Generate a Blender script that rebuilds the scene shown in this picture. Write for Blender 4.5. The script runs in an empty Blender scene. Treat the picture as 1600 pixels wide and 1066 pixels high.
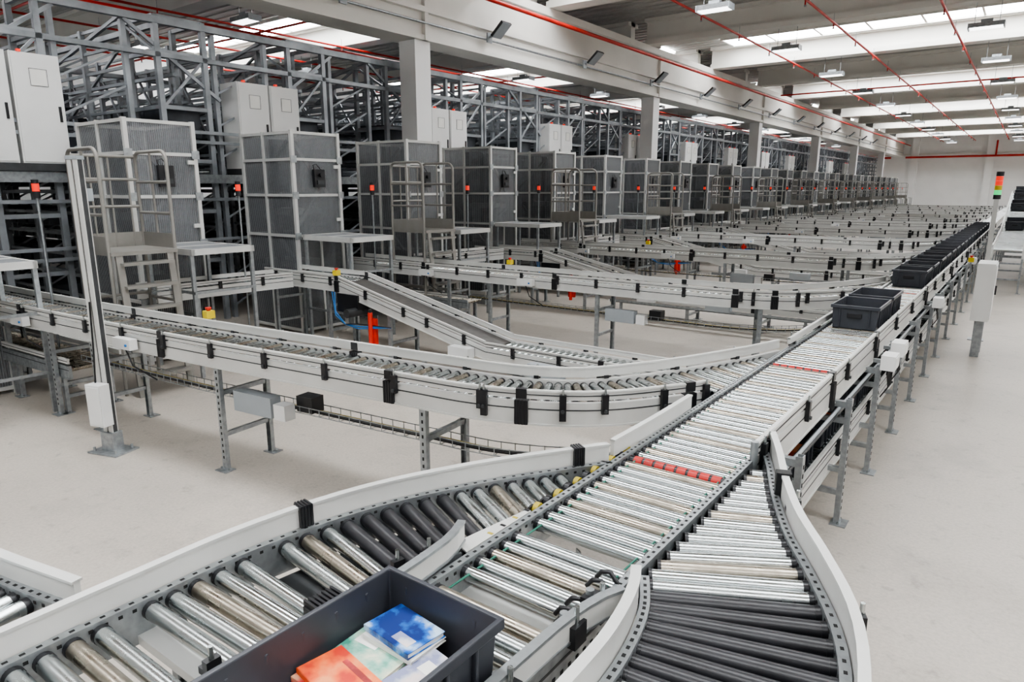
import bpy, bmesh, math, random, bisect
from mathutils import Vector, Matrix
random.seed(4)
S=bpy.context.scene
try:
    S.view_settings.look='AgX - Medium High Contrast'; S.view_settings.exposure=-.18
except Exception as e: print(e)
# ------------------------------------------------------------ materials
M={}
def mk(name,col,metal=0.0,rough=.5,var=.1,scale=5,bump=0.0,emit=None,alpha=None,stretch=(1,1,1),rvar=0,cols=None):
    m=bpy.data.materials.new(name); m.use_nodes=True
    nt=m.node_tree; b=nt.nodes['Principled BSDF']
    b.inputs['Metallic'].default_value=metal; b.inputs['Roughness'].default_value=rough
    tc=nt.nodes.new('ShaderNodeTexCoord'); mp=nt.nodes.new('ShaderNodeMapping')
    mp.inputs['Scale'].default_value=stretch
    nz=nt.nodes.new('ShaderNodeTexNoise'); nz.inputs['Scale'].default_value=scale; nz.inputs['Detail'].default_value=4
    nt.links.new(tc.outputs['Object'],mp.inputs[0]); nt.links.new(mp.outputs[0],nz.inputs['Vector'])
    cr=nt.nodes.new('ShaderNodeValToRGB')
    cr.color_ramp.elements[0].position=.3; cr.color_ramp.elements[1].position=.7
    cr.color_ramp.elements[0].color=tuple(c*(1-var) for c in col)+(1,)
    cr.color_ramp.elements[1].color=tuple(min(1,c*(1+var)) for c in col)+(1,)
    if cols:
        cr.color_ramp.elements[0].position=.40; cr.color_ramp.elements[1].position=.62
        cr.color_ramp.elements[0].color=cols[0]+(1,); cr.color_ramp.elements[1].color=cols[2]+(1,)
        e=cr.color_ramp.elements.new(.50); e.color=cols[1]+(1,)
    nt.links.new(nz.outputs['Fac'],cr.inputs[0]); nt.links.new(cr.outputs[0],b.inputs['Base Color'])
    if rvar:
        mr=nt.nodes.new('ShaderNodeMapRange'); mr.inputs['From Min'].default_value=.35; mr.inputs['From Max'].default_value=.65
        mr.inputs['To Min'].default_value=rough+rvar; mr.inputs['To Max'].default_value=max(.05,rough-rvar)
        nt.links.new(nz.outputs['Fac'],mr.inputs['Value']); nt.links.new(mr.outputs[0],b.inputs['Roughness'])
    if emit:
        b.inputs['Emission Color'].default_value=tuple(emit[:3])+(1,); b.inputs['Emission Strength'].default_value=emit[3]
    if alpha is not None: b.inputs['Alpha'].default_value=alpha
    M[name]=m; return m
mk('galv',(.34,.36,.37),.75,.38,.18,22,rvar=.08)
mk('galv_dark',(.07,.073,.076),.6,.5,.15,12)
mk('roller',(.50,.53,.53),1.0,.23,.20,1.3,rvar=.07,stretch=(2,12,1))
mk('roller_old',(.40,.36,.30),1.0,.30,.35,2,rvar=.1,stretch=(5,9,1))
mk('rubber',(.018,.018,.021),0,.36,.3,10)
mk('alu',(.58,.58,.56),.3,.4,.06,4)
mk('guard',(.56,.555,.53),.05,.4,.08,3)
mk('black',(.010,.010,.012),0,.35,.2,9)
mk('hole',(.01,.01,.01),0,.8,.0,5)
mk('redring',(.40,.02,.015),0,.4,.2,9)
mk('green',(.02,.13,.09),0,.45,.2,9)
mk('yellowring',(.38,.30,.03),0,.45,.2,9)
mk('tote',(.038,.041,.050),0,.4,.15,8)
mk('beige',(.25,.24,.22),.3,.4,.1,5)
mk('cab',(.70,.70,.685),0,.45,.04,2)
mk('rack',(.26,.278,.295),.5,.42,.3,3)
mk('rackd',(.045,.05,.058),.4,.5,.4,3)
mk('redpipe',(.52,.02,.012),.1,.4,.15,3)
mk('red',(.6,.03,.015),0,.4,.1,3)
mk('redlamp',(.7,.02,.01),0,.3,.1,3,emit=(1,.05,.02,.8))
mk('greenlamp',(.05,.5,.15),0,.3,.1,3,emit=(.05,1,.3,.8))
mk('yellow',(.65,.5,.02),0,.45,.1,3)
mk('blue',(.02,.16,.45),0,.4,.1,3)
mk('mesh',(.24,.25,.262),.45,.42,.18,2.5,alpha=.48)
mk('wire',(.30,.31,.32),.5,.42,.1,2)
mk('grate',(.40,.41,.42),.4,.45,.12,60)
mk('belt',(.07,.065,.06),0,.5,.2,14)
mk('white_box',(.66,.66,.65),0,.4,.05,3)
mk('greybox',(.34,.37,.39),.2,.45,.08,3)
mk('floor',(.44,.40,.35),0,.42,.10,.5)
mk('wall',(.86,.86,.85),0,.8,.03,1)
mk('beam',(.74,.725,.68),0,.75,.05,1.2)
mk('deck',(.50,.495,.47),.0,.7,.12,1,stretch=(1,8,1))
mk('sky',(.9,.95,1),0,.5,0,1,emit=(.95,.975,1,18.0))
mk('lampglass',(.8,.85,.85),0,.2,.02,1,emit=(1,1,1,5))
mk('paper',(.75,.74,.70),0,.6,.04,5)
mk('bk_blue',(.03,.13,.50),0,.25,.8,14,cols=((.01,.03,.16),(.02,.14,.50),(.45,.60,.75)),)
mk('bk_green',(.16,.42,.28),0,.25,.6,12,cols=((.05,.25,.18),(.25,.48,.38),(.65,.66,.50)))
mk('bk_orange',(.80,.12,.03),0,.3,.4,10,cols=((.55,.04,.02),(.80,.13,.03),(.85,.30,.12)))
mk('bk_grey',(.50,.52,.62),0,.3,.35,14,cols=((.25,.27,.42),(.52,.53,.60),(.72,.62,.60)))
mk('bk_red',(.5,.04,.04),0,.35,.3,12,cols=((.25,.02,.02),(.6,.05,.05),(.8,.5,.3)))
nt=M['floor'].node_tree; b=nt.nodes['Principled BSDF']
tc=nt.nodes.new('ShaderNodeTexCoord')
src=[l for l in nt.links if l.to_socket==b.inputs['Base Color']][0].from_socket
for sc,dk,p0,p1,fc in((45,.6,.35,.6,.40),(1.3,.5,.34,.48,.28),(7,.45,.30,.43,.5)):
    n2=nt.nodes.new('ShaderNodeTexNoise'); n2.inputs['Scale'].default_value=sc; n2.inputs['Detail'].default_value=9; n2.inputs['Roughness'].default_value=.68
    nt.links.new(tc.outputs['Object'],n2.inputs['Vector'])
    mx=nt.nodes.new('ShaderNodeMixRGB'); mx.blend_type='MULTIPLY'; mx.inputs[0].default_value=fc
    cr=nt.nodes.new('ShaderNodeValToRGB'); cr.color_ramp.elements[0].position=p0; cr.color_ramp.elements[0].color=(dk,dk,dk,1); cr.color_ramp.elements[1].position=p1
    nt.links.new(n2.outputs['Fac'],cr.inputs[0]); nt.links.new(src,mx.inputs[1]); nt.links.new(cr.outputs[0],mx.inputs[2]); src=mx.outputs[0]
nt.links.new(src,b.inputs['Base Color'])

# ------------------------------------------------------------ mesh builder
class MB:
    def __init__(s): s.v=[];s.f=[];s.m=[];s.sm=[];s.mats=[]
    def mi(s,n):
        if n not in s.mats: s.mats.append(n)
        return s.mats.index(n)
    def add(s,vs,fs,mat,smooth=False):
        o=len(s.v); s.v+= [tuple(v) for v in vs]; k=s.mi(mat)
        for f in fs: s.f.append([i+o for i in f]); s.m.append(k); s.sm.append(smooth)
    def bx(s,x0,x1,y0,y1,z0,z1,mat):
        s.add([(x0,y0,z0),(x1,y0,z0),(x1,y1,z0),(x0,y1,z0),(x0,y0,z1),(x1,y0,z1),(x1,y1,z1),(x0,y1,z1)],
              [(0,3,2,1),(4,5,6,7),(0,1,5,4),(1,2,6,5),(2,3,7,6),(3,0,4,7)],mat)
    def prism(s,pts,z0,z1,mat):
        n=len(pts); s.add([(p[0],p[1],z0) for p in pts]+[(p[0],p[1],z1) for p in pts],[tuple(range(n)),tuple(range(n,2*n))]+[(i,(i+1)%n,n+(i+1)%n,n+i) for i in range(n)],mat)
    def obx(s,c,t,n,l,w,z0,z1,mat):
        c=Vector((c[0],c[1],0));t=Vector((t[0],t[1],0)).normalized()*(l/2);n=Vector((n[0],n[1],0)).normalized()*(w/2)
        p=[c-t-n,c+t-n,c+t+n,c-t+n]
        s.add([(q.x,q.y,z0) for q in p]+[(q.x,q.y,z1) for q in p],[(0,3,2,1),(4,5,6,7),(0,1,5,4),(1,2,6,5),(2,3,7,6),(3,0,4,7)],mat)
    def beam(s,p0,p1,w,h,mat):
        p0=Vector(p0);p1=Vector(p1);d=(p1-p0).normalized()
        up=Vector((0,0,1)) if abs(d.z)<.95 else Vector((0,1,0))
        a=d.cross(up).normalized()*(w/2); bb=a.cross(d).normalized()*(h/2)
        vs=[p0-a-bb,p0+a-bb,p0+a+bb,p0-a+bb,p1-a-bb,p1+a-bb,p1+a+bb,p1-a+bb]
        s.add(vs,[(0,3,2,1),(4,5,6,7),(0,1,5,4),(1,2,6,5),(2,3,7,6),(3,0,4,7)],mat)
    def cyl(s,p0,p1,r,mat,seg=12,r2=None):
        p0=Vector(p0);p1=Vector(p1);d=(p1-p0).normalized(); r2=r if r2 is None else r2
        up=Vector((0,0,1)) if abs(d.z)<.9 else Vector((0,1,0))
        a=d.cross(up).normalized(); bb=d.cross(a).normalized()
        vs=[];
        for p,rr in((p0,r),(p1,r2)):
            for i in range(seg):
                t=2*math.pi*i/seg; vs.append(p+a*math.cos(t)*rr+bb*math.sin(t)*rr)
        s.add(vs,[(i,(i+1)%seg,seg+(i+1)%seg,seg+i) for i in range(seg)],mat,True)
        s.add(vs[:seg],[tuple(range(seg))],mat); s.add(vs[seg:],[tuple(range(seg))],mat)
    def tube(s,pts,r,mat,seg=8):
        pts=[Vector(p) for p in pts]; rings=[]; n=len(pts); prev=None
        for i,p in enumerate(pts):
            d=((pts[min(i+1,n-1)]-pts[max(i-1,0)])).normalized()
            if prev is None:
                up=Vector((0,0,1)) if abs(d.z)<.9 else Vector((0,1,0)); a=d.cross(up).normalized()
            else:
                a=(prev-d*prev.dot(d)).normalized()
            prev=a; bb=d.cross(a)
            rings.append([p+a*math.cos(2*math.pi*j/seg)*r+bb*math.sin(2*math.pi*j/seg)*r for j in range(seg)])
        vs=[v for rg in rings for v in rg]; fs=[]
        for i in range(n-1):
            for j in range(seg): fs.append((i*seg+j,i*seg+(j+1)%seg,(i+1)*seg+(j+1)%seg,(i+1)*seg+j))
        s.add(vs,fs,mat,True); s.add(rings[0],[tuple(range(seg))],mat); s.add(rings[-1],[tuple(range(seg))],mat)
    def mesh(s,name):
        me=bpy.data.meshes.new(name); me.from_pydata(s.v,[],s.f)
        for n in s.mats: me.materials.append(M[n])
        me.polygons.foreach_set('material_index',s.m); me.polygons.foreach_set('use_smooth',s.sm)
        bm=bmesh.new(); bm.from_mesh(me); bmesh.ops.recalc_face_normals(bm,faces=bm.faces[:]); bm.to_mesh(me); bm.free()
        me.update(); return me
def put(me,name,loc=(0,0,0),rz=0,parent=None,sc=1):
    o=bpy.data.objects.new(name,me); o.location=loc; o.rotation_euler=(0,0,rz); o.scale=(sc,sc,sc); S.collection.objects.link(o)
    if parent: o.parent=parent
    return o
def done(mb,name,loc=(0,0,0),rz=0,bevel=0):
    o=put(mb.mesh(name),name,loc,rz)
    if bevel:
        md=o.modifiers.new('bev','BEVEL'); md.width=bevel; md.segments=2; md.limit_method='ANGLE'
    return o

# ------------------------------------------------------------ paths
class Path:
    def __init__(s,pts,curve=True,ds=.05):
        P=[Vector(p if len(p)==3 else (p[0],p[1],.98)) for p in pts]; s.straight=not curve
        if curve:
            Q=[P[0]*2-P[1]]+P+[P[-1]*2-P[-2]]; out=[]
            for i in range(1,len(Q)-2):
                a,b,c,d=Q[i-1:i+3]
                l1=(b-a).length;l2=(c-b).length;l3=(d-c).length
                m1=((b-a)/l1*l2+(c-b)/l2*l1)/(l1+l2)*l2; m2=((c-b)/l2*l3+(d-c)/l3*l2)/(l2+l3)*l2
                N=24
                for k in range(N):
                    t=k/N; t2=t*t;t3=t2*t
                    out.append(b*(2*t3-3*t2+1)+m1*(t3-2*t2+t)+c*(-2*t3+3*t2)+m2*(t3-t2))
            out.append(P[-1])
        else: out=P
        s.p=out; s.s=[0]
        for i in range(1,len(out)): s.s.append(s.s[-1]+(out[i]-out[i-1]).length)
        s.L=s.s[-1]
    def at(s,q):
        q=max(0,min(s.L,q))
        i=min(len(s.s)-2,max(0,bisect.bisect_right(s.s,q)-1))
        f=(q-s.s[i])/max(1e-9,s.s[i+1]-s.s[i]); p=s.p[i].lerp(s.p[i+1],f)
        if s.straight: d=s.p[i+1]-s.p[i]
        else:
            a=max(0,i-2); b2=min(len(s.p)-1,i+3); d=s.p[b2]-s.p[a]
        t=Vector((d.x,d.y,0)).normalized(); return p,t,Vector((-t.y,t.x,0))
    def samples(s,s0,s1):
        if s.straight: return [s0]+[x for x in s.s if s0<x<s1]+[s1]
        n=max(1,int((s1-s0)/.07)); return [s0+(s1-s0)*i/n for i in range(n+1)]
    def find(s,off,test):
        q=0
        while q<s.L:
            p,t,n=s.at(q)
            if test(p+n*off): return q
            q+=.02
        return s.L
def sweep(mb,path,s0,s1,prof,mat):
    if s1-s0<.02: return
    vs=[];ss=path.samples(s0,s1);k=len(prof)
    for q in ss:
        p,t,n=path.at(q)
        for a,z in prof: w=p+n*a; vs.append((w.x,w.y,p.z+z))
    fs=[]
    for i in range(len(ss)-1):
        for j in range(k): fs.append((i*k+j,i*k+(j+1)%k,(i+1)*k+(j+1)%k,(i+1)*k+j))
    fs.append(tuple(range(k))); fs.append(tuple(range((len(ss)-1)*k,len(ss)*k)))
    mb.add(vs,fs,mat)
def rect(a0,a1,z0,z1): return [(a0,z0),(a1,z0),(a1,z1),(a0,z1)]
def frame(mb,path,s0,s1,off,side,mat='alu',holes=False,depth=.12,groove=True):
    o=off*side; e=(off+.03)*side
    sweep(mb,path,s0,s1,rect(o,e,-depth,.012),mat)
    if groove:
        g=(off+.0315)*side
        sweep(mb,path,s0,s1,rect(g-.002*side,g,-.035,-.027),'galv_dark')
        sweep(mb,path,s0,s1,rect(e-.001*side,e+.006*side,-depth,-depth+.012),mat)
    if holes:
        q=s0+.02
        while q<s1:
            p,t,n=path.at(q); c=p+n*(off+.015)*side
            mb.obx(c,t,n,.014,.010,p.z+.0121,p.z+.0128,'hole')
            c=p+n*(off+.0305)*side; mb.obx(c,t,n,.014,.002,p.z-.075,p.z-.062,'hole')
            c=p+n*(off-.0005)*side; mb.obx(c,t,n,.012,.002,p.z-.012,p.z-.002,'hole'); q+=.04
def guard(mb,path,s0,s1,off,side,z0=.035,z1=.085,mat='guard',th=.02,lip=True):
    a=(off+.012)*side;b=(off+.012+th)*side
    sweep(mb,path,s0,s1,rect(a,b,z0,z1),mat)
    if lip: sweep(mb,path,s0,s1,rect(a-.003*side,b+.004*side,z1-.012,z1-.004),'alu'); sweep(mb,path,s0,s1,rect(b,b+.003*side,(z0+z1)/2-.004,(z0+z1)/2+.002),'galv_dark')
def bracket(mb,path,q,off,side,stud=True,lo=-.05):
    p,t,n=path.at(q); c=p+n*(off+.045)*side; L=.04
    mb.obx(c,t,n,L,.022,p.z+lo,p.z+.066,'black')
    mb.obx(p+n*(off+.03)*side,t,n,L*.8,.05,p.z+.014,p.z+.034,'black')
    v=Vector((c.x,c.y,p.z-.03)); mb.cyl(v,v+n*.022*side,.011,'galv_dark',8)
    if stud: mb.cyl((c.x,c.y,p.z+.06),(c.x,c.y,p.z+.10),.007,'roller',8)
def sleeve(mb,path,q,off,side,z0=-.125,z1=.02,L=.08):
    p,t,n=path.at(q); c=p+n*(off+.022)*side
    mb.obx(c,t,n,L,.052,p.z+z0,p.z+z1,'black')
    for i in range(4):
        mb.obx(c+t*(-L*.36+L*.24*i),t,n,.007,.058,p.z+z0,p.z+z1+.003,'black')
    if z1<.05: mb.obx(c+n*.003*side,t,n,L*.8,.034,p.z+.032,p.z+.09,'black')
def rollers(mb,path,s0,s1,hw,pitch=.075,r=.025,matf=None,xmin=-99,xmax=99,seg=12,caps=True,ringf=None,taper=False):
    q=s0;i=0
    while q<s1:
        p,t,n=path.at(q); A=p+n*hw; B=p-n*hw
        for E,F in((A,B),(B,A)):
            if E.x>xmax and F.x<xmax: f=(xmax-F.x)/(E.x-F.x); E.xyz=F+(E-F)*f
            if E.x<xmin and F.x>xmin: f=(xmin-F.x)/(E.x-F.x); E.xyz=F+(E-F)*f
        ok=not(A.x>xmax+.001 or B.x>xmax+.001 or A.x<xmin-.001 or B.x<xmin-.001)
        if ok and (A-B).length>.07:
            z=Vector((0,0,-r)); m=matf(i,q) if matf else 'roller'
            if m:
                A2=A+z;B2=B+z; d=(B2-A2).normalized()
                mb.cyl(A2,B2,r,m,seg,r2=(r*.78 if taper else r))
                if caps:
                    mb.cyl(A2,A2+d*.018,r*1.04,'black',seg); mb.cyl(B2-d*.012,B2,r*1.04*(.8 if taper else 1),'black',seg)
                if ringf:
                    for fr,mm,ww in ringf(i,q): 
                        c=A2.lerp(B2,fr); mb.cyl(c-d*ww/2,c+d*ww/2,r*1.10,mm,seg)
        q+=pitch;i+=1
def crossties(mb,path,s0,s1,hw,step=.6,z=-.1,mat='galv',w=.05):
    q=s0+step/2
    while q<s1:
        p,t,n=path.at(q); mb.obx(p,t,n,w,2*hw,p.z+z-.02,p.z+z+.01,mat); q+=step
def legs(mb,path,q,hw,zs=(.28,.62),holes=False,zoff=-.11):
    p,t,n=path.at(q); zt=p.z+zoff
    for sd in(-1,1):
        c=p+n*(hw+.012)*sd
        mb.obx(c,t,n,.05,.006,0,zt,'galv'); mb.obx(c+t*.023-n*.016*sd,t,n,.005,.034,0,zt,'galv'); mb.obx(c-t*.023-n*.016*sd,t,n,.005,.034,0,zt,'galv')
        mb.obx(c,t,n,.13,.10,0,.008,'galv'); mb.cyl((c.x+.0,c.y,0),(c.x,c.y,.03),.012,'galv',8)
        for e in(-.045,.045):
            g=c+t*e; mb.cyl((g.x,g.y,.008),(g.x,g.y,.022),.008,'roller',6)
        if holes:
            z=.1
            while z<zt-.04:
                g=c+n*.004*sd; mb.obx(g,t,n,.012,.003,z,z+.022,'hole'); z+=.05
    for z in zs:
        if z<zt: mb.obx(p,t,n,.035,2*hw,z,z+.035,'galv')

# ------------------------------------------------------------ camera
cam_d=bpy.data.cameras.new('camera'); cam=bpy.data.objects.new('camera',cam_d); S.collection.objects.link(cam)
cam_d.lens=24; cam_d.sensor_width=36; cam.location=(0,0,2.2)
cam.rotation_euler=(math.radians(90-12.6),0,math.radians(36.7)); S.camera=cam; cam_d.clip_start=.05

# ------------------------------------------------------------ room
X0,X1,Y0,Y1=-27,13,-8,75; ZC=7.3
mb=MB(); mb.bx(X0,X1,Y0,Y1,-.2,0,'floor'); done(mb,'floor')
mb=MB(); mb.bx(X0,X1,Y1,Y1+.3,0,ZC,'wall')
for x in(-9.2,-3.4,2.4,8.2): mb.bx(x-.3,x+.3,Y1-.35,Y1,0,ZC,'wall')
done(mb,'wall_far')
mb=MB(); mb.bx(X0,X1,Y1-.16,Y1,5.2,5.35,'beam'); done(mb,'trim_1')
mb=MB(); mb.bx(X0-.3,X0,Y0,Y1,0,ZC,'wall'); done(mb,'wall_left')
mb=MB(); mb.bx(X1,X1+.3,Y0,Y1,0,ZC,'wall'); done(mb,'wall_right')
mb=MB(); mb.bx(X0,X1,Y0,Y1,ZC,ZC+.25,'deck'); 
done(mb,'ceiling')
ribs=[4.45+5.45*k for k in range(-2,13)]
mb=MB()
for y in ribs:
    for a,b2 in((X0,-10.75),(-10.2,X1)):
        mb.bx(a,b2,y-.14,y+.14,6.55,ZC,'beam'); mb.bx(a,b2,y-.26,y+.26,6.53,6.68,'beam')
        mb.bx(a,b2,y-.34,y+.34,ZC-.14,ZC-.02,'beam')
done(mb,'roof_ribs')
mb=MB()
for y in ribs:
    for j in range(1,15):
        yy=y+5.45*j/15
        mb.bx(X0,X1,yy-.06,yy+.06,ZC-.04,ZC-.002,'deck')
done(mb,'roof_corrugation')
n=1
for i,y in enumerate(ribs[1:]):
    if i not in(0,1,3,5,7,9,11,13): continue
    for a,b2 in((-26,-11.5),(-9.3,12)):
        mb=MB(); mb.bx(a,b2,y-1.75,y-.5,ZC-.08,ZC-.055,'sky')
        x=a
        while x<b2: mb.bx(x-.03,x+.03,y-1.75,y-.5,ZC-.12,ZC-.08,'beam'); x+=1.5
        mb.bx(a,b2,y-1.8,y-1.74,ZC-.14,ZC-.05,'beam'); mb.bx(a,b2,y-.51,y-.45,ZC-.14,ZC-.05,'beam')
        done(mb,'window_%d'%n); n+=1
mb=MB()
mb.bx(-10.73,-10.22,Y0,Y1,5.12,6.5,'beam'); mb.bx(-10.85,-10.1,Y0,Y1,6.35,6.53,'beam'); mb.bx(-10.85,-10.12,Y0,Y1,5.62,5.72,'beam')
mb.bx(-10.8,-10.15,Y0,Y1,5.1,5.2,'beam')
for k in range(-1,7): mb.bx(-10.84,-10.13,10.75+10.9*k-.05+.0,10.75+10.9*k+.05,5.1,6.36,'beam')
mb.cyl((-10.14,Y0,5.42),(-10.14,Y1-.2,5.42),.025,'galv',8)
done(mb,'longitudinal_roof_beam')
mb=MB(); mb.bx(-.22,.22,-.22,.22,0,5.095,'wall'); mb.bx(-.25,.25,-.25,.25,0,.12,'beam'); mc=mb.mesh('column')
for k in range(7): put(mc,'concrete_column',(-10.44,10.7+10.9*k-10.9,0))
def pipes(xs,xa,xb,extra):
    mb=MB()
    for x in xs:
        mb.cyl((x,Y0,6.3),(x,Y1-.6,6.3),.03,'redpipe',8)
        y=-2
        while y<Y1-1:
            mb.cyl((x,y,6.18),(x,y,6.3),.018,'redpipe',6); mb.cyl((x,y,6.3),(x,y,6.52),.006,'galv',5); mb.cyl((x,y,6.15),(x,y,6.18),.028,'galv',6); y+=2.725
    for y in extra: mb.cyl((xa,y,6.38),(xb,y,6.38),.032,'redpipe',8)
    mb.cyl((xa,Y1-.5,5),(xb,Y1-.5,5),.09,'redpipe',8)
    return mb
mb=pipes((-7.0,-4.6,-2.2,.3,2.8,6,9),-9.9,12.8,(12.6,34))
mb.cyl((-9.6,Y0,6.05),(-9.6,Y1-.6,6.05),.05,'redpipe',8); mb.cyl((-3,Y1-.5,5),(-3,Y1-.5,6.3),.07,'redpipe',8)
done(mb,'sprinkler_pipework')
mb=pipes((-12.2,-14.5,-17,-20,-23.5),-26.8,-11.1,(7,12,23))
mb.cyl((-11.3,Y0,5.6),(-11.3,Y1-.6,5.6),.06,'redpipe',8); mb.cyl((-12.5,Y0,5.1),(-12.5,Y1-.6,5.1),.05,'redpipe',8)
done(mb,'sprinkler_pipework')
mb=MB(); mb.bx(-.35,.35,-.16,.16,0,.1,'galv'); mb.bx(-.33,.33,-.14,.14,-.02,0,'lampglass'); mb.cyl((-.25,0,.1),(-.25,0,.6),.008,'galv',6); mb.cyl((.25,0,.1),(.25,0,.6),.008,'galv',6); mb.bx(-.12,.12,-.08,.08,.1,.18,'greybox'); mb.bx(-.37,-.35,-.17,.17,-.03,.1,'greybox'); mb.bx(.35,.37,-.17,.17,-.03,.1,'greybox')
ml=mb.mesh('hang_lamp')
for x in(-6.0,-1.4,3.2,-15,-20):
    for k in range(12):
        put(ml,'ceiling_lamp',(x,9.9+5.45*k,5.95),rz=.0)
mb=MB()
mb.beam((0,0,0),(.3,0,.12),.04,.04,'greybox'); mb.beam((.2,0,.0),(.5,0,.26),.34,.05,'black'); mb.beam((.215,0,-.025),(.515,0,.235),.3,.01,'greybox'); mb.bx(0,.04,-.08,.08,-.1,.1,'greybox')
ml=mb.mesh('flood')
for k in range(14): put(ml,'beam_floodlight',(-10.11,8.6+4.1*k-4.1,5.45))

# ------------------------------------------------------------ main conveyor
ML,MR=-1.35,-.89; XC=-1.12; HW=.23
spY=[3.18]+[8.0+4.74*k for k in range(0,11)]
mp=Path([(XC,-1.0),(XC,62)],curve=False); sy=lambda y:y+1.0
mb=MB()
frame(mb,mp,sy(-1),sy(7),HW,1,'galv',holes=True); frame(mb,mp,sy(7),sy(62),HW,1,'alu')
frame(mb,mp,sy(-1),sy(3.0),HW,-1,'galv',holes=True); frame(mb,mp,sy(3.0),sy(62),HW,-1,'alu',depth=.15)
red=lambda q:(abs(q-sy(2.72))<.0355 or abs(q-sy(4.9))<.0355 or abs(q-sy(9.3))<.0355)
def mf(i,q):
    y=q-1
    if y<2.2 and i%6==4: return None
    if red(q): return 'rubber'
    if i%7 in(2,5): return 'roller_old'
    return 'roller'
def rf(i,q):
    if red(q): return [(.1+.115*k,'redring',.040) for k in range(8)]
    return []
rollers(mb,mp,sy(-.9),sy(16),HW,.070,.0255,mf,ringf=rf,seg=18)
rollers(mb,mp,sy(16),sy(62),HW,.09,.025,None,seg=7,caps=False)
mb.bx(ML,MR,2.1,62,.855,.862,'galv_dark')  # added dark sheet, its colour stands in for shade between the rollers
for i in range(60):
    y=1.3+i*.062
    mb.cyl((ML+.035,y,.968),(ML+.035,y+.062,.968),.004,'green',6)
    mb.cyl((MR-.03,y,.968),(MR-.03,y+.062,.968),.004,'green',6)
for i in range(15):
    y=1.75+i*.075; mb.cyl((ML-.062,y,.968),(ML-.040,y,.968),.026,'yellowring' if i%2==0 else 'black',12)
crossties(mb,mp,0,sy(2.2),HW,.3,-.1,'alu',w=.09)
guard(mb,mp,sy(3.02),sy(62),HW,-1,z0=.03,z1=.085); 
for y in [3.1,3.17]+[3.9+1.05*k for k in range(24)]: bracket(mb,mp,sy(y),HW,-1)
for y in(4.55,6.1,9.4,12.7,16,19.3): sleeve(mb,mp,sy(y),HW,-1,z0=-.16)
guard(mb,mp,sy(5.45),sy(8.2),HW,1); 
for k,y0 in enumerate(spY[1:]):
    guard(mb,mp,sy(y0+2.2),sy(y0+4.78),HW,1)
    for e in(2.4,3.1,3.8,4.6): bracket(mb,mp,sy(y0+e),HW,1)
for y in(5.6,6.4,7.2,7.9): bracket(mb,mp,sy(y),HW,1)
for y in (3.5,4.7,5.75,6.9,8.1,9.3,10.5,11.9,13.3,14.7,16.1,17.5,19,21,23,25,28,31,34,37,40,44,48,52,56,60):
    legs(mb,mp,sy(y),HW+.12,holes=y<9,zs=(.2,.36,.7))
    mb.bx(XC-HW-.13,XC+HW+.13,y-.02,y+.02,.81,.85,'galv')
for z in(.80,.77): mb.cyl((MR+.06,3.4,z),(MR+.06,30,z),.012,'black' if z<.79 else 'greybox',6)
for side,ptsg in((1,[(-1.372,-.9),(-1.372,.6),(-1.374,1.1),(-1.385,1.4),(-1.405,1.55),(-1.44,1.64)]),(-1,[(-.862,-.9),(-.862,.8),(-.86,1.2),(-.85,1.42),(-.825,1.55),(-.80,1.61)])):
    g=Path(ptsg); sweep(mb,g,0,g.L,rect(-.010,.010,.02,.095),'guard'); sweep(mb,g,0,g.L,rect(-.014,.014,.088,.098),'galv'); sweep(mb,g,0,g.L,rect(-.014,.014,.02,.028),'galv')
for y in(.75,1.12,1.42,1.56):
    mb.bx(-.895,-.825,y-.03,y+.03,.985,1.05,'black'); mb.cyl((-.84,y,1.05),(-.84,y,1.10),.008,'roller',8); mb.cyl((-.88,y,1.05),(-.88,y,1.065),.013,'galv',8)
for y in(1.5,1.56,1.68,1.74):
    mb.tube([(-.96,y,.985),(-.94,y,1.012),(-.91,y,1.02),(-.885,y,.99)],.008,'black')
mb.prism([(-1.46,1.63),(-1.385,1.60),(-1.385,1.98),(-1.405,1.98)],.985,.992,'alu')
done(mb,'main_roller_conveyor')

lp=Path([(XC,3.3,.45),(XC,40,.45)],curve=False)
mb=MB(); frame(mb,lp,0,lp.L,HW,1,'alu'); frame(mb,lp,0,lp.L,HW,-1,'alu'); rollers(mb,lp,.1,20,HW,.08,.025,None,seg=8,caps=False); guard(mb,lp,0,lp.L,HW,-1)
for k in range(30): bracket(mb,lp,.5+k*1.1,HW,-1,stud=False)
done(mb,'lower_roller_conveyor')

# ------------------------------------------------------------ left merging lane
mb=MB()
P=Path([(-1.745,-1.0),(-1.745,.2),(-1.755,.8),(-1.755,1.13),(-1.685,1.53),(-1.51,1.93),(-1.28,2.30),(-1.08,2.60),(-.9,2.88)])
hw=.225
sEo=P.find(hw+.04,lambda p:p.x>-1.40); sEi=P.find(-hw-.03,lambda p:p.x>-1.395)
frame(mb,P,0,sEo,hw,1,'galv',holes=True); frame(mb,P,0,sEi,hw,-1,'galv',holes=True)
def lf(i,q):
    p,t,n=P.at(q); y=p.y
    if 1.42<y<1.84: return 'rubber'
    if i%6==5 and y<1.3: return None
    return 'roller_old' if i%5==1 else 'roller'
rollers(mb,P,.1,P.L,hw,.072,.027,lf,xmax=ML-.065,seg=18)
crossties(mb,P,0,1.9,hw,.33,-.1,'alu',w=.07)
sweep(mb,P,2.2,sEi+.1,rect(-hw,hw*.9,-.125,-.12),'galv_dark')
sweep(mb,P,0,sEo,rect(hw+.035,hw+.055,.01,.085),'guard'); sweep(mb,P,0,sEo,rect(hw+.031,hw+.062,.08,.09),'alu'); sweep(mb,P,0,sEo,rect(hw+.055,hw+.061,-.0,.012),'galv')
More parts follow.
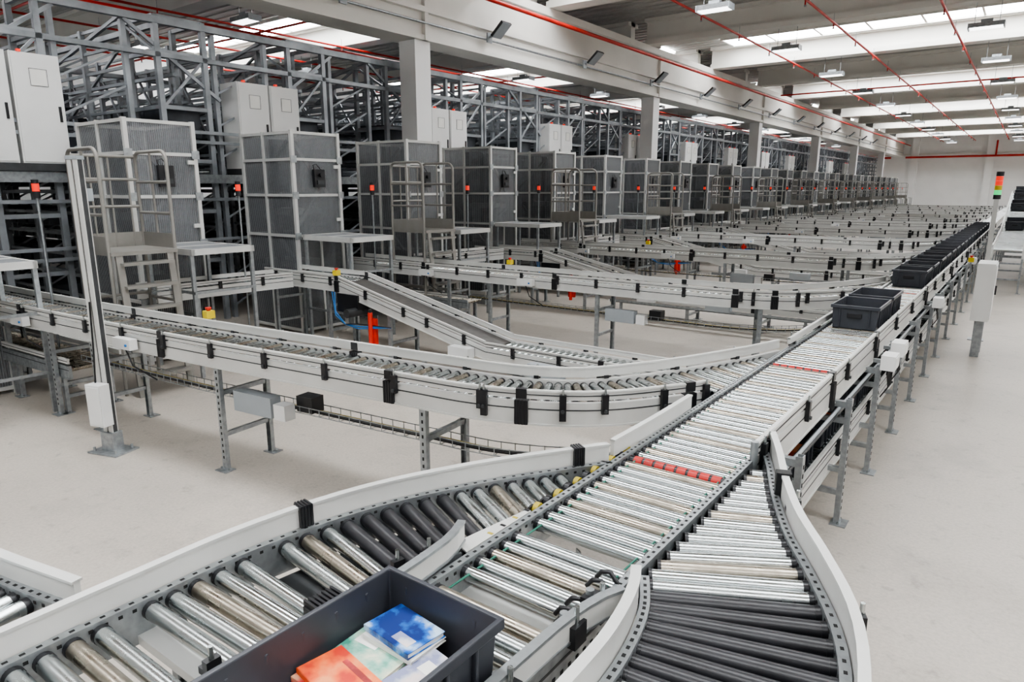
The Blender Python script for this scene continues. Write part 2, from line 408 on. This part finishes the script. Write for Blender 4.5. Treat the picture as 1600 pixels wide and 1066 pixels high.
g=Path([(-1.405,2.66),(-1.395,3.0),(-1.395,3.55)]); sweep(mb,g,0,g.L,rect(-.010,.010,.01,.085),'guard'); sweep(mb,g,0,g.L,rect(-.014,.014,.08,.09),'alu')
for q in(2.35,3.45): sleeve(mb,P,q,hw+.022,1,z0=-.005,z1=.094,L=.05)
for q in(1.75,2.42,2.56): bracket(mb,P,q,hw-.02,-1)
p,t,n=P.at(2.12)
for i in range(7): mb.obx(p-n*(hw+.025)+t*(i*.015-.045),t,n,.008,.065,p.z+.0,p.z+.055,'black')
mb.obx(p-n*(hw+.025),t,n,.11,.05,p.z,p.z+.04,'black')
for q in(.6,1.9,3.2): legs(mb,P,q,hw)
done(mb,'merging_roller_conveyor')
mb=MB()
R=Path([(-1.13,3.12),(-1.03,2.88),(-.91,2.56),(-.775,2.26),(-.632,2.01),(-.51,1.76),(-.445,1.47),(-.43,1.15),(-.45,.5),(-.47,-.8)])
hw=.25
sO=R.find(hw+.03,lambda p:p.x>-.84); sI=R.find(-hw-.03,lambda p:p.x>-.855)
def rr(i,q):
    p,t,n=R.at(q)
    if 1.42<p.y<1.93: return 'rubber'
    if i%6==4: return 'roller_old'
    return 'roller'
frame(mb,R,sO,R.L,hw,1,'galv',holes=True); frame(mb,R,sI,R.L,hw,-1,'galv',holes=True)
rollers(mb,R,.1,R.L,hw,.066,.0265,rr,xmin=MR+.04,seg=18)
sweep(mb,R,sO+.1,sO+1.9,rect(-hw*.9,hw,-.125,-.12),'galv_dark')
sweep(mb,R,sO-.05,R.L,rect(hw+.035,hw+.053,-.02,.095),'guard'); sweep(mb,R,sO-.05,R.L,rect(hw+.031,hw+.06,.09,.10),'alu'); sweep(mb,R,sO-.05,R.L,rect(hw+.053,hw+.058,-.05,-.02),'galv')
sweep(mb,R,sI+.1,R.L,rect(-hw-.055,-hw-.035,.0,.095),'guard'); sweep(mb,R,sI+.1,R.L,rect(-hw-.062,-hw-.03,.09,.10),'alu')
for q in(sO+.62,sO+1.35,sO+2.2): bracket(mb,R,q,hw+.03,1)
sleeve(mb,R,sO+.45,hw+.02,1,z0=0,z1=.104,L=.05)
mb.cyl((-.862,3.0,.93),(-.862,3.0,1.08),.018,'galv',12)
crossties(mb,R,.8,R.L,hw,.3,-.1,'galv')
for q in(1.6,3.2): legs(mb,R,q,hw)
done(mb,'diverging_roller_conveyor')
mb=MB(); Q=Path([(-5.5,.10),(-3.6,.21),(-2.9,.28),(-2.5,.33),(-2.07,.42)])
frame(mb,Q,0,Q.L,.235,1,'galv',holes=True); frame(mb,Q,0,Q.L-.3,.235,-1,'galv'); rollers(mb,Q,0,Q.L-.15,.235,.068,.026,None,seg=12)
sweep(mb,Q,0,Q.L,rect(.265,.285,.0,.08),'guard'); sweep(mb,Q,0,Q.L,rect(.26,.293,.076,.084),'alu'); legs(mb,Q,1,.235); done(mb,'feeder_roller_conveyor')

# ------------------------------------------------------------ spur conveyors
def spur(pts,near):
    mb=MB(); P=Path(pts); hw=.225
    so=P.find(hw+.03,lambda p:p.x>-1.42); si=P.find(-hw-.03,lambda p:p.x>-1.44)
    frame(mb,P,0,so,hw,1,'alu'); frame(mb,P,0,si,hw,-1,'alu',depth=.13)
    rollers(mb,P,.05,P.L,hw,.075 if near else .085,.025,lambda i,q:('roller_old' if i%4==1 else 'roller'),xmax=ML-.035,seg=12 if near else 8,caps=near)
    sweep(mb,P,.0,si,rect(-hw,hw,-.118,-.112),'galv_dark')
    guard(mb,P,0,so,hw,1,.03,.095); guard(mb,P,0,si,hw,-1,.03,.085)
    q=.4
    while q<so: bracket(mb,P,q,hw,1,stud=near); q+=.6
    q=.2
    while q<si: bracket(mb,P,q,hw,-1,stud=near); q+=.6
    for q in(1.9,4.35,6.75): sleeve(mb,P,q,hw,-1)
    for q in(3.1,6.0): sleeve(mb,P,q,hw,1)
    sleeve(mb,P,si-.12,hw,-1); sleeve(mb,P,si-1.0,hw,-1); bracket(mb,P,si-.3,hw,-1,lo=-.09); bracket(mb,P,si-.8,hw,-1,lo=-.09); bracket(mb,P,si-1.2,hw,-1,lo=-.09)
    crossties(mb,P,0,si,hw,.5)
    for q in(.6,2.4,3.2,5.0,7.0): legs(mb,P,q,hw,holes=near)
    for q in(2.0,3.9): 
        p,t,n=P.at(q); mb.obx(p-n*(hw+.08),t,n,.26,.07,p.z-.10,p.z-.01,'white_box'); v=Vector((0,0,-.06)); mb.cyl(p-n*(hw+.11)+t*.08+v,p-n*(hw+.125)+t*.08+v,.012,'blue',8)
        mb.tube([p-n*(hw+.08)+Vector((0,0,-.1)),p-n*(hw+.06)+t*.05+Vector((0,0,-.25)),p-n*(hw-.05)+t*.2+Vector((0,0,-.38))],.007,'black',6)
    for z in(.55,.60):
        for o in(-.06,.06): sweep(mb,P,2.6,si-.2,rect(o-.003,o+.003,z-.98-.003,z-.98+.003),'galv')
    q=2.6
    while q<si-.2:
        p,t,n=P.at(q); mb.obx(p,t,n,.005,.12,.547,.552,'galv')
        for o in(-.06,.06): mb.obx(p+n*o,t,n,.005,.005,.55,.605,'galv')
        q+=.1
    for o,c in((.02,'yellow'),(-.02,'black'),(.0,'galv_dark')): sweep(mb,P,2.6,si-.2,rect(o-.006,o+.006,.556-.98,.568-.98),c)
    p,t,n=P.at(5.3); mb.obx(p-n*.12,t,n,.42,.1,.50,.66,'greybox'); mb.obx(p-n*.12+t*.3,t,n,.12,.1,.5,.62,'white_box'); mb.obx(p+t*.45,t,n,.16,.12,.56,.68,'black')
    LL=Path([(P.p[0].x,P.p[0].y+.05,.5),(P.p[0].x+2.6,P.p[0].y+.2,.5)],curve=False)
    for sd in(1,-1): frame(mb,LL,0,LL.L,hw,sd,'galv'); guard(mb,LL,0,LL.L,hw,sd)
    rollers(mb,LL,.05,LL.L,hw,.09,.025,lambda i,q:'roller_old',seg=8,caps=False)
    for q in(.3,1.4,2.4): legs(mb,LL,q,hw,zs=(.15,))
    return mb
done(spur([(-9.9,2.62),(-8.6,2.68),(-7,2.78),(-5.3,2.92),(-4,3.06),(-3.05,3.17),(-2.5,3.25),(-2.05,3.47),(-1.74,3.88),(-1.48,4.4),(-1.25,4.98),(-1.07,5.6)],True),'spur_roller_conveyor')
ms=spur([(-9.4,0),(-8,0),(-6,0),(-4.2,0),(-3.3,0),(-2.65,.04),(-2.15,.26),(-1.8,.68),(-1.5,1.2),(-1.25,1.8),(-1.07,2.4)],False).mesh('spur')
for y in spY[1:]: put(ms,'spur_roller_conveyor',(0,y,0))

def incl():
    mb=MB(); hw=.24
    P=Path([(-8.9,0,.98),(-7.3,0,.98),(-4.75,0,.42)],curve=False); L=P.L
    for sd in(1,-1):
        frame(mb,P,0,L,hw,sd,'alu',depth=.13); guard(mb,P,0,L,hw,sd,.035,.095)
        for q in(.3,.9,1.5,2.2,2.9,3.3,3.9): bracket(mb,P,q,hw,sd,stud=False)
        sleeve(mb,P,1.62,hw,sd)
    rollers(mb,P,.05,1.6,hw,.08,.025,None,seg=8)
    sweep(mb,P,1.62,L,rect(-hw+.02,hw-.02,-.06,-.005),'belt')
    mb.cyl((-6.9,-.45,.62),(-6.9,-.1,.62),.06,'galv_dark',12); mb.bx(-6.98,-6.82,-.12,.1,.54,.74,'galv_dark'); mb.bx(-7.25,-6.85,-.3,.3,.6,.84,'black')
    mb.bx(-6.62,-6.48,-.34,-.3,.25,.58,'red'); mb.cyl((-6.55,-.36,.2),(-6.55,-.36,.66),.03,'red',8); mb.cyl((-6.55,-.36,.66),(-6.55,-.36,.7),.02,'black',8)
    for k in range(3): mb.tube([(-7.3-.05*k,-.3,.85),(-7.25,-.34,.6-.05*k),(-7.05,-.35,.45),(-6.8,-.35,.42+.03*k),(-6.2,-.34,.5)],.008,'blue' if k<2 else 'black',6)
    for q in(.2,1.4): legs(mb,P,q,hw)
    legs(mb,P,2.6,hw,zs=(.25,))
    P2=Path([(-4.75,0,.42),(-1.5,0,.42)],curve=False)
    for sd in(1,-1):
        frame(mb,P2,0,P2.L,hw,sd,'alu'); guard(mb,P2,0,P2.L,hw,sd)
        for q in(.4,1.0,1.6,2.2,2.8): bracket(mb,P2,q,hw,sd,stud=False)
    sleeve(mb,P2,1.5,hw,-1); rollers(mb,P2,.05,P2.L,hw,.085,.025,None,seg=8,caps=False)
    for q in(.4,1.6,2.7): legs(mb,P2,q,hw,zs=(.12,))
    C=Path([(-8.45,-2.2),(-8.44,-1.5),(-8.4,-.85),(-8.35,-.35)])
    for sd in(1,-1): frame(mb,C,0,C.L,hw,sd,'alu'); guard(mb,C,0,C.L,hw,sd)
    for q in(.2,.8,1.4): bracket(mb,C,q,hw,-1,stud=False); bracket(mb,C,q,hw,1,stud=False)
    rollers(mb,C,.05,C.L,hw,.085,.025,None,seg=8,caps=False); legs(mb,C,.5,hw)
    mb.bx(-5.6,-2.2,-.62,-.52,.30,.31,'galv'); mb.bx(-5.6,-2.2,-.62,-.615,.30,.35,'galv'); mb.bx(-3.9,-3.5,-.64,-.54,.32,.46,'greybox')
    mb.bx(-5.2,-4.9,-.4,-.28,.3,.42,'white_box')
    for x in(-5.4,-2.4): mb.bx(x-.02,x+.02,-.60,-.56,0,.3,'galv')
    return mb.mesh('incl')
mi_=incl()
for y in spY: put(mi_,'inclined_belt_conveyor',(0,y+2.95,0))

# ------------------------------------------------------------ lift cages
def cage():
    mb=MB(); W,Dp,H=1.25,.84,3.03; f=.05
    for x in(0,-W):
        for y in(0,Dp): mb.bx(x-f/2,x+f/2,y-f/2,y+f/2,0,H,'alu')
    mb.bx(-W*.55-.02,-W*.55+.02,-f/2,f/2,0,H,'alu'); mb.bx(-f/2,f/2,Dp*.5-.015,Dp*.5+.015,0,1.5,'alu')
    for z in(.06,.8,1.5,2.1,2.62,H-.03):
        for y in(0,Dp): mb.bx(-W,0,y-.02,y+.02,z-.02,z+.02,'alu')
        for x in(0,-W): mb.bx(x-.02,x+.02,0,Dp,z-.02,z+.02,'alu')
    mb.bx(-.004,.0,.03,Dp-.03,.08,H-.05,'mesh'); mb.bx(-W,-W+.004,.03,Dp-.03,.08,H-.05,'mesh')
    mb.bx(-W+.03,-.03,0,.004,.08,H-.05,'mesh'); mb.bx(-W+.03,-.03,Dp-.004,Dp,.08,H-.05,'mesh')
    y=.05
    while y<Dp-.03: mb.bx(.001,.003,y-.0015,y+.0015,.08,H-.05,'wire'); y+=.025
    x=-W+.05
    while x<-.03: mb.bx(x-.0015,x+.0015,-.003,-.001,.08,H-.05,'wire'); x+=.025
    mb.bx(-W*.62,-W*.54,.15,.22,0,H-.1,'rackd'); mb.bx(-W*.62,-W*.54,.62,.7,0,H-.1,'rackd'); mb.bx(-1.1,-.25,.15,.7,1.0,1.1,'galv'); mb.bx(-1.0,-.3,.15,.7,1.8,1.9,'galv')
    mb.beam((-.3,.15,1.1),(-1.0,.15,1.8),.04,.05,'galv'); mb.beam((-1.1,.15,2.2),(-.3,.15,2.9),.04,.05,'galv'); mb.beam((-.15,.1,1.6),(-.15,.72,2.4),.04,.05,'galv'); mb.beam((-.15,.72,2.1),(-.15,.1,2.9),.04,.05,'galv')
    mb.bx(-1.15,-.1,.1,.74,.1,1.0,'rackd')
    mb.bx(.025,.08,.32,.51,2.22,2.48,'black'); mb.cyl((.08,.42,2.40),(.12,.42,2.40),.03,'black',10); mb.bx(.08,.10,.36,.48,2.26,2.32,'galv_dark'); mb.tube([(.05,.34,2.48),(.05,.32,2.54),(.05,.38,2.56),(.05,.46,2.48)],.008,'black',6)
    for z in(.9,1.7,2.5): mb.bx(.02,.05,Dp-.12,Dp-.02,z,z+.05,'alu')
    for z in(.8,1.5,2.1,2.62):
        for y in(0,Dp): mb.bx(.02,.035,y-.05,y+.05,z-.05,z+.05,'galv')
    mb.cyl((.35,1.2,0),(.35,1.2,2.1),.012,'galv',6); mb.cyl((.35,1.2,2.1),(.35,1.2,2.17),.035,'black',10); mb.cyl((.35,1.2,2.17),(.35,1.2,2.25),.034,'redlamp',10); mb.cyl((.35,1.2,2.25),(.35,1.2,2.29),.035,'black',10)
    return mb.mesh('cage')
mcg=cage()
for k in range(-1,26): put(mcg,'mesh_lift_cage',(-8.75,4.03+2.33*k,0))
mb=MB(); 
mb.bx(.03,1.07,.03,.77,1.5,1.51,'grate')
for a in((0,1.1,0,.04),(0,1.1,.76,.8),(0,.04,0,.8),(1.06,1.1,0,.8),(.53,.57,0,.8)): mb.bx(a[0],a[1],a[2],a[3],1.45,1.52,'alu')
x=.06
while x<1.06: mb.bx(x-.004,x+.004,.03,.77,1.51,1.517,'wire'); x+=.05
for x in(.05,1.05):
    for y in(.02,.78): mb.bx(x-.02,x+.02,y-.02,y+.02,0,1.45,'galv')
for z in(.4,1.0): mb.bx(0,1.1,.0,.03,z,z+.03,'galv'); mb.bx(1.05,1.08,0,.8,z,z+.03,'galv')
mt=mb.mesh('table')
for k in range(-1,26): put(mt,'mesh_top_stand',(-8.68,4.07+2.33*k,0))
def platform():
    mb=MB(); r=.02; W=.7; Dp=.7; zd=1.55
    mb.bx(0,W+.05,0,Dp,zd-.04,zd,'beige')
    for y in(0,Dp): mb.bx(0,W,y-.005,y+.005,zd,zd+.16,'beige')
    mb.bx(-.005,.005,0,Dp,zd,zd+.16,'beige')
    def arch(x0,x1,y,z1,zb=0):
        c=.11; pts=[(x0,y,zb),(x0,y,z1-c)]
        for i in range(1,6):
            a=math.pi/2*i/6; pts.append((x0+c-c*math.cos(a),y,z1-c+c*math.sin(a)))
        pts.append((x0+c,y,z1)); pts.append((x1-c,y,z1))
        for i in range(1,6):
            a=math.pi/2*i/6; pts.append((x1-c+c*math.sin(a),y,z1-c+c*math.cos(a)))
        pts+= [(x1,y,z1-c),(x1,y,zb)]; mb.tube(pts,r,'beige')
    for y in(0,Dp):
        arch(0,W,y,zd+1.05)
        for z in(.35,.95,zd+.38,zd+.72): mb.cyl((0,y,z),(W,y,z),r*.85,'beige',8)
        mb.cyl((W*.5,y,zd+.16),(W*.5,y,zd+1.05),r*.7,'beige',8)
    for z in(.4,1.0,zd+.45,zd+.75,zd+1.0): mb.cyl((0,0,z),(0,Dp,z),r*.85,'beige',8)
    for y in(.2,.4,.6): mb.cyl((0,y,zd),(0,y,zd+1.0),r*.6,'beige',8)
    for y in(.08,Dp-.08): mb.beam((W+.02,y,zd),(W+.2,y,0),.03,.07,'beige')
    for i in range(6):
        z=.22+.24*i; x=W+.02+.18*(1-z/zd); mb.bx(x-.07,x+.09,.08,Dp-.08,z-.015,z+.015,'beige')
    return mb.mesh('plat')
mpf=platform()
for k in range(13): put(mpf,'service_platform_with_ladder',(-8.3,3.2+4.68*k,0))

# ------------------------------------------------------------ racking
def rack():
    mb=MB(); H=4.6; W=.95
    xs=[-10.95-1.35*i for i in range(11)]
    for i,x in enumerate(xs):
        for y in(0,W): mb.bx(x-.04,x+.04,y-.035,y+.035,0,H,'rack')
        z=.2
        while z<H-.5: mb.beam((x,0,z),(x,W,z+.5),.02,.03,'rack'); z+=.5
        if i<4: mb.beam((x,0,2.6),(x-1.35,0,4.4),.03,.04,'rack')
    for z in [.35+.30*j for j in range(14)]+[H-.04]:
        for y in(0,W): mb.bx(xs[-1],xs[0],y-.015,y+.015,z-.022,z+.022,'rack')
    for z in [.45+.6*j for j in range(6)]:
        mb.bx(xs[-1],xs[1],.1,W-.1,z-.01,z+.0,'rackd')
        x=xs[1]
        while x>xs[-1]:
            if random.random()<.75: mb.bx(x-.36,x,.12,W-.12,z,z+.24,'rackd')
            x-=.45
    return mb.mesh('rack')
mr=rack()
for k in range(29): put(mr,'storage_rack',(0,1.9+2.33*k,0))
mb=MB()
for x in(-10.9,-13.6,-17,-21):
    mb.bx(x-.05,x+.05,0,70,4.62,4.72,'rack'); mb.bx(x-.04,x+.04,0,70,4.15,4.22,'rack')
k=0; y=1.9+.95
while y<66:
    mb.beam((-10.9,y,4.62),(-10.9,y+1.42,3.6),.04,.05,'rack') if k%2 else mb.beam((-10.9,y,3.6),(-10.9,y+1.42,4.62),.04,.05,'rack')
    mb.beam((-10.9,y,4.67),(-14.5,y,4.0),.05,.05,'rack'); mb.beam((-12.2,y+.7,4.67),(-15.5,y+.7,3.2),.04,.04,'rack')
    mb.bx(-24,-10.9,y+.66,y+.74,4.66,4.74,'rack'); mb.bx(-24,-10.9,y+.66,y+.72,3.9,3.95,'rack')
    y+=2.33;k+=1
mb.bx(-24,-11.1,0,66,2.30,2.34,'rackd'); mb.bx(-10.8,-10.76,0,66,2.28,2.42,'galv')
for z in(1.2,1.35,2.0,2.9,3.05): mb.bx(-10.82,-10.79,0,66,z,z+.05,'rack')
done(mb,'rack_top_bracing')
mb=MB()
for x in(0,-.9):
    for y in(0,.75): mb.bx(x-.04,x+.04,y-.04,y+.04,0,4.75,'rack')
for z in(1,1.8,2.6,3.4,4.2,4.7):
    mb.bx(-.9,0,-.03,.03,z,z+.06,'rack'); mb.bx(-.9,0,.72,.78,z,z+.06,'rack'); mb.bx(-.03,.03,0,.75,z,z+.06,'rack')
mb.beam((0,0,3.4),(0,.75,4.2),.03,.04,'rack'); mb.beam((0,0,4.2),(-.9,0,4.7),.03,.04,'rack')
mb.bx(-.8,-.1,.1,.65,3.0,3.5,'rackd')
mm=mb.mesh('mast')
for k in range(26): put(mm,'lift_mast_frame',(-10.9,3.3+2.33*k,0))
mb=MB()
for y in(0,.62):
    mb.bx(-.5,0,y,y+.58,2.55,3.95,'cab'); mb.bx(0,.012,y+.02,y+.56,2.57,3.93,'cab'); mb.bx(.012,.016,y+.22,y+.4,3.55,3.75,'paper'); mb.bx(.012,.03,y+.5,y+.53,3.1,3.3,'black')
    mb.bx(.016,.018,y+.21,y+.41,3.54,3.545,'galv_dark'); mb.bx(.016,.018,y+.21,y+.41,3.755,3.76,'galv_dark'); mb.bx(.016,.018,y+.205,y+.21,3.54,3.76,'galv_dark'); mb.bx(.016,.018,y+.41,y+.415,3.54,3.76,'galv_dark')
    mb.bx(-.02,.03,y+.1,y+.14,3.95,3.98,'redlamp'); 
mb.bx(-.5,.02,0,1.2,2.45,2.55,'galv_dark')
mc2=mb.mesh('cabs')
for k in range(12): put(mc2,'electrical_cabinet',(-10.8 if k else -10.75,(2.2 if k else 3.0)+4.66*k,-.02))

# ------------------------------------------------------------ posts, boxes
mb=MB()
for o in(-.03,.03): mb.bx(o-.022,o+.022,-.03,.03,.01,2.42,'alu')
mb.bx(-.054,.054,-.02,.02,.01,2.42,'galv_dark'); mb.bx(-.06,.06,-.036,.036,2.42,2.45,'greybox')
mb.bx(-.16,.16,-.12,.12,0,.015,'galv'); mb.bx(-.07,.07,-.05,.05,.015,.18,'galv')
for x in(-.12,.12):
    for y in(-.08,.08): mb.cyl((x,y,.015),(x,y,.05),.012,'galv',8)
mb.bx(-.07,.09,-.13,-.035,.26,.62,'white_box'); mb.bx(-.06,.08,-.137,-.13,.28,.60,'cab')
mb.tube([(-.03,-.06,.62),(-.02,-.045,.9),(-.0,-.04,1.3)],.008,'black',6)
mb.bx(-.03,.03,.03,.10,2.1,2.2,'greybox')
done(mb,'sensor_post',(-6.04,2.38,0),rz=.3,bevel=.003)
mb=MB(); mb.bx(-.03,.03,-.03,.03,0,2.05,'alu'); mb.bx(-.1,.1,-.1,.1,0,.012,'galv')
z=2.05
for c in('black','greenlamp','yellow','redlamp','redlamp','black'): mb.cyl((0,0,z),(0,0,z+.062),.045 if c!='black' else .047,c,14); z+=.064
done(mb,'stack_light_post',(-.40,12.1,0))
mb=MB(); mb.bx(-.07,.07,-.14,.14,0,.16,'white_box'); mb.bx(.07,.078,-.12,.12,.02,.14,'cab'); mb.bx(-.16,-.07,-.02,.02,.05,.09,'galv')
for i in range(3): mb.cyl((0,-.08+.08*i,0),(0,-.08+.08*i,-.06),.012,'black',8); mb.tube([(0,-.08+.08*i,-.05),(.02,-.06+.08*i,-.2),(-.06,.05,-.35)],.007,'black',6)
mbx=mb.mesh('cbox')
for x,y,z in((-.71,5.8,.85),(-.71,6.25,.87),(-.71,9.2,.86),(-.71,15,.86)): put(mbx,'sensor_control_box',(x,y,z),sc=.7)
mb=MB(); mb.bx(-.1,.1,-.3,.3,0,.75,'cab'); mb.bx(.1,.11,-.28,.28,.02,.73,'white_box'); mb.bx(.11,.13,.2,.24,.3,.42,'black'); mb.bx(-.05,.05,-.2,-.15,-.5,0,'galv'); mb.bx(-.05,.05,.15,.2,-.5,0,'galv')
put(mb.mesh('ebox'),'control_cabinet_on_legs',(-.35,11.0,.5))
mb=MB(); mb.bx(-.05,.05,-.05,.05,0,.09,'yellow'); mb.cyl((0,0,.09),(0,0,.11),.02,'red',10); mb.cyl((0,0,.11),(0,0,.13),.035,'red',12); mb.bx(-.02,.02,-.02,.02,-.12,0,'galv')
me2=mb.mesh('estop')
for p in((-5.75,3.19,1.07),(-.62,12.6,1.1),(-7.3,5.88,1.07),(-6.2,8.27,1.08),(-6.2,13.0,1.08)): put(me2,'emergency_stop_button',p,sc=.75)

# ------------------------------------------------------------ totes
def tote():
    mb=MB(); L,W,H=.6,.4,.21
    def ring(l,w,z): return [(-w/2,-l/2,z),(w/2,-l/2,z),(w/2,l/2,z),(-w/2,l/2,z)]
    rs=[ring(L-.05,W-.05,0),ring(L-.03,W-.03,H-.03),ring(L,W,H-.03),ring(L,W,H),ring(L-.03,W-.03,H),ring(L-.065,W-.065,.012)]
    vs=[v for r in rs for v in r]; fs=[]
    for i in range(5):
        for j in range(4): fs.append((i*4+j,i*4+(j+1)%4,(i+1)*4+(j+1)%4,(i+1)*4+j))
    fs.append((0,1,2,3)); fs.append((20,21,22,23)); mb.add(vs,fs,'tote')
    for y in(-.2,-.1,0,.1,.2):
        for x in(-1,1): mb.bx(min(x*(W/2-.02),x*(W/2-.004)),max(x*(W/2-.02),x*(W/2-.004)),y-.006,y+.006,.02,H-.03,'tote')
    for x in(-.12,.12):
        for y in(-1,1): mb.bx(x-.005,x+.005,min(y*(L/2-.02),y*(L/2-.006)),max(y*(L/2-.02),y*(L/2-.006)),.02,H-.03,'tote')
    mb.bx(-.06,.06,-L/2+.002,-L/2+.012,.1,.14,'black')
    return mb
mtote=tote().mesh('tote')
def totes(x,y,z=.98,tilt=0):
    o=put(mtote,'storage_tote',(x,y,z)); o.rotation_euler=(tilt,0,0)
    md=o.modifiers.new('b','BEVEL'); md.width=.004; md.segments=2; md.limit_method='ANGLE'; return o
for y in(6.85,7.6,10.2,11.0,12.0,12.75,13.7,14.5,15.4,16.3,17.2,18.1,19,20,21,22,23,24.2,25.5): totes(XC,y,.981)
for y in(4.3,5.1,6.2,8.4,9.6,11.5): totes(XC,y,.451)
ft=totes(-1.085,.86,.981)
mb=MB()
def book(c,l,w,z0,z1,ang,mat,label=None):
    t=(math.cos(ang),math.sin(ang)); n=(-t[1],t[0])
    mb.obx(c,t,n,l-.006,w-.006,z0+.002,z1-.002,'paper'); mb.obx(c,t,n,l,w,z1-.002,z1,mat); mb.obx(c,t,n,l,w,z0,z0+.002,mat)
    mb.obx((c[0]-n[0]*w/2,c[1]-n[1]*w/2),t,n,l,.002,z0,z1,mat)
    if label:
        c2=(c[0]+t[0]*l*label[0]+n[0]*w*label[1],c[1]+t[1]*l*label[0]+n[1]*w*label[1])
        mb.obx(c2,t,n,l*label[2],w*label[3],z1,z1+.0006,label[4])
book((-1.08,.98),.28,.2,.994,1.02,.02,'bk_red'); book((-1.08,.75),.28,.2,.994,1.03,.0,'bk_grey')
book((-1.14,.95),.2,.28,1.03,1.052,.04,'bk_orange'); book((-1.0,.98),.13,.2,1.03,1.05,.06,'bk_green')
book((-1.165,.985),.18,.135,1.055,1.070,-.04,'bk_green'); book((-1.16,.98),.18,.135,1.071,1.082,.05,'bk_green',(-.2,.2,.4,.3,'paper'))
book((-1.13,1.06),.175,.12,1.083,1.095,-.02,'paper'); book((-1.135,1.065),.175,.12,1.096,1.112,-.1,'bk_blue',(.2,-.25,.35,.25,'bk_grey'))
book((-1.17,.865),.17,.11,1.055,1.075,-.02,'bk_red'); book((-1.15,.87),.19,.12,1.076,1.09,-.16,'bk_orange',(.1,.3,.6,.12,'bk_red'))
book((-1.0,.98),.12,.20,1.052,1.070,-.05,'bk_red'); book((-.995,.975),.12,.19,1.071,1.086,-.14,'bk_grey',(0,.2,.6,.2,'paper')); book((-.98,.76),.15,.2,1.03,1.06,.0,'bk_green')
done(mb,'stack_of_books')
mb=MB()
for y in(4.3,5.1):
    mb.bx(XC-.14,XC+.02,y-.2,y+.1,.465,.60,'bk_blue'); mb.bx(XC+.03,XC+.15,y-.18,y+.2,.465,.57,'bk_orange'); mb.bx(XC-.14,XC,y+.12,y+.24,.465,.56,'bk_green'); mb.bx(XC-.1,XC+.1,y-.1,y+.05,.60,.62,'paper')
done(mb,'picked_goods')

mb=MB()
I=Path([(-.25,17,1.0),(-.25,21,1.15),(-.25,27,2.05),(-.25,31,2.05)],curve=False)
for sd in(1,-1): frame(mb,I,0,I.L,.24,sd,'alu',depth=.18); guard(mb,I,0,I.L,.24,sd)
rollers(mb,I,.1,I.L,.24,.12,.025,None,seg=7,caps=False)
for q in(1,3,5,7,9,11,13): legs(mb,I,q,.26)
mb.bx(.15,.9,19,24,.25,1.5,'cab'); mb.bx(.1,.15,19,24,.9,1.0,'black'); mb.bx(.15,.9,24.5,29,0,1.5,'greybox'); mb.bx(.2,.8,19.2,23.8,1.5,1.6,'black')
for y in(19.1,21.5,23.9): mb.bx(.12,.16,y-.05,y+.05,0,1.6,'galv')
done(mb,'elevating_conveyor')
for y,z in((21.5,1.235),(24.2,1.64),(26,1.91),(28,2.06),(29.2,2.06)): totes(-.25,y,z,.15 if y<27 and y>21 else 0)

# ------------------------------------------------------------ light
w=bpy.data.worlds.new('world'); S.world=w; w.use_nodes=True
w.node_tree.nodes['Background'].inputs[0].default_value=(.94,.97,1,1); w.node_tree.nodes['Background'].inputs[1].default_value=.75
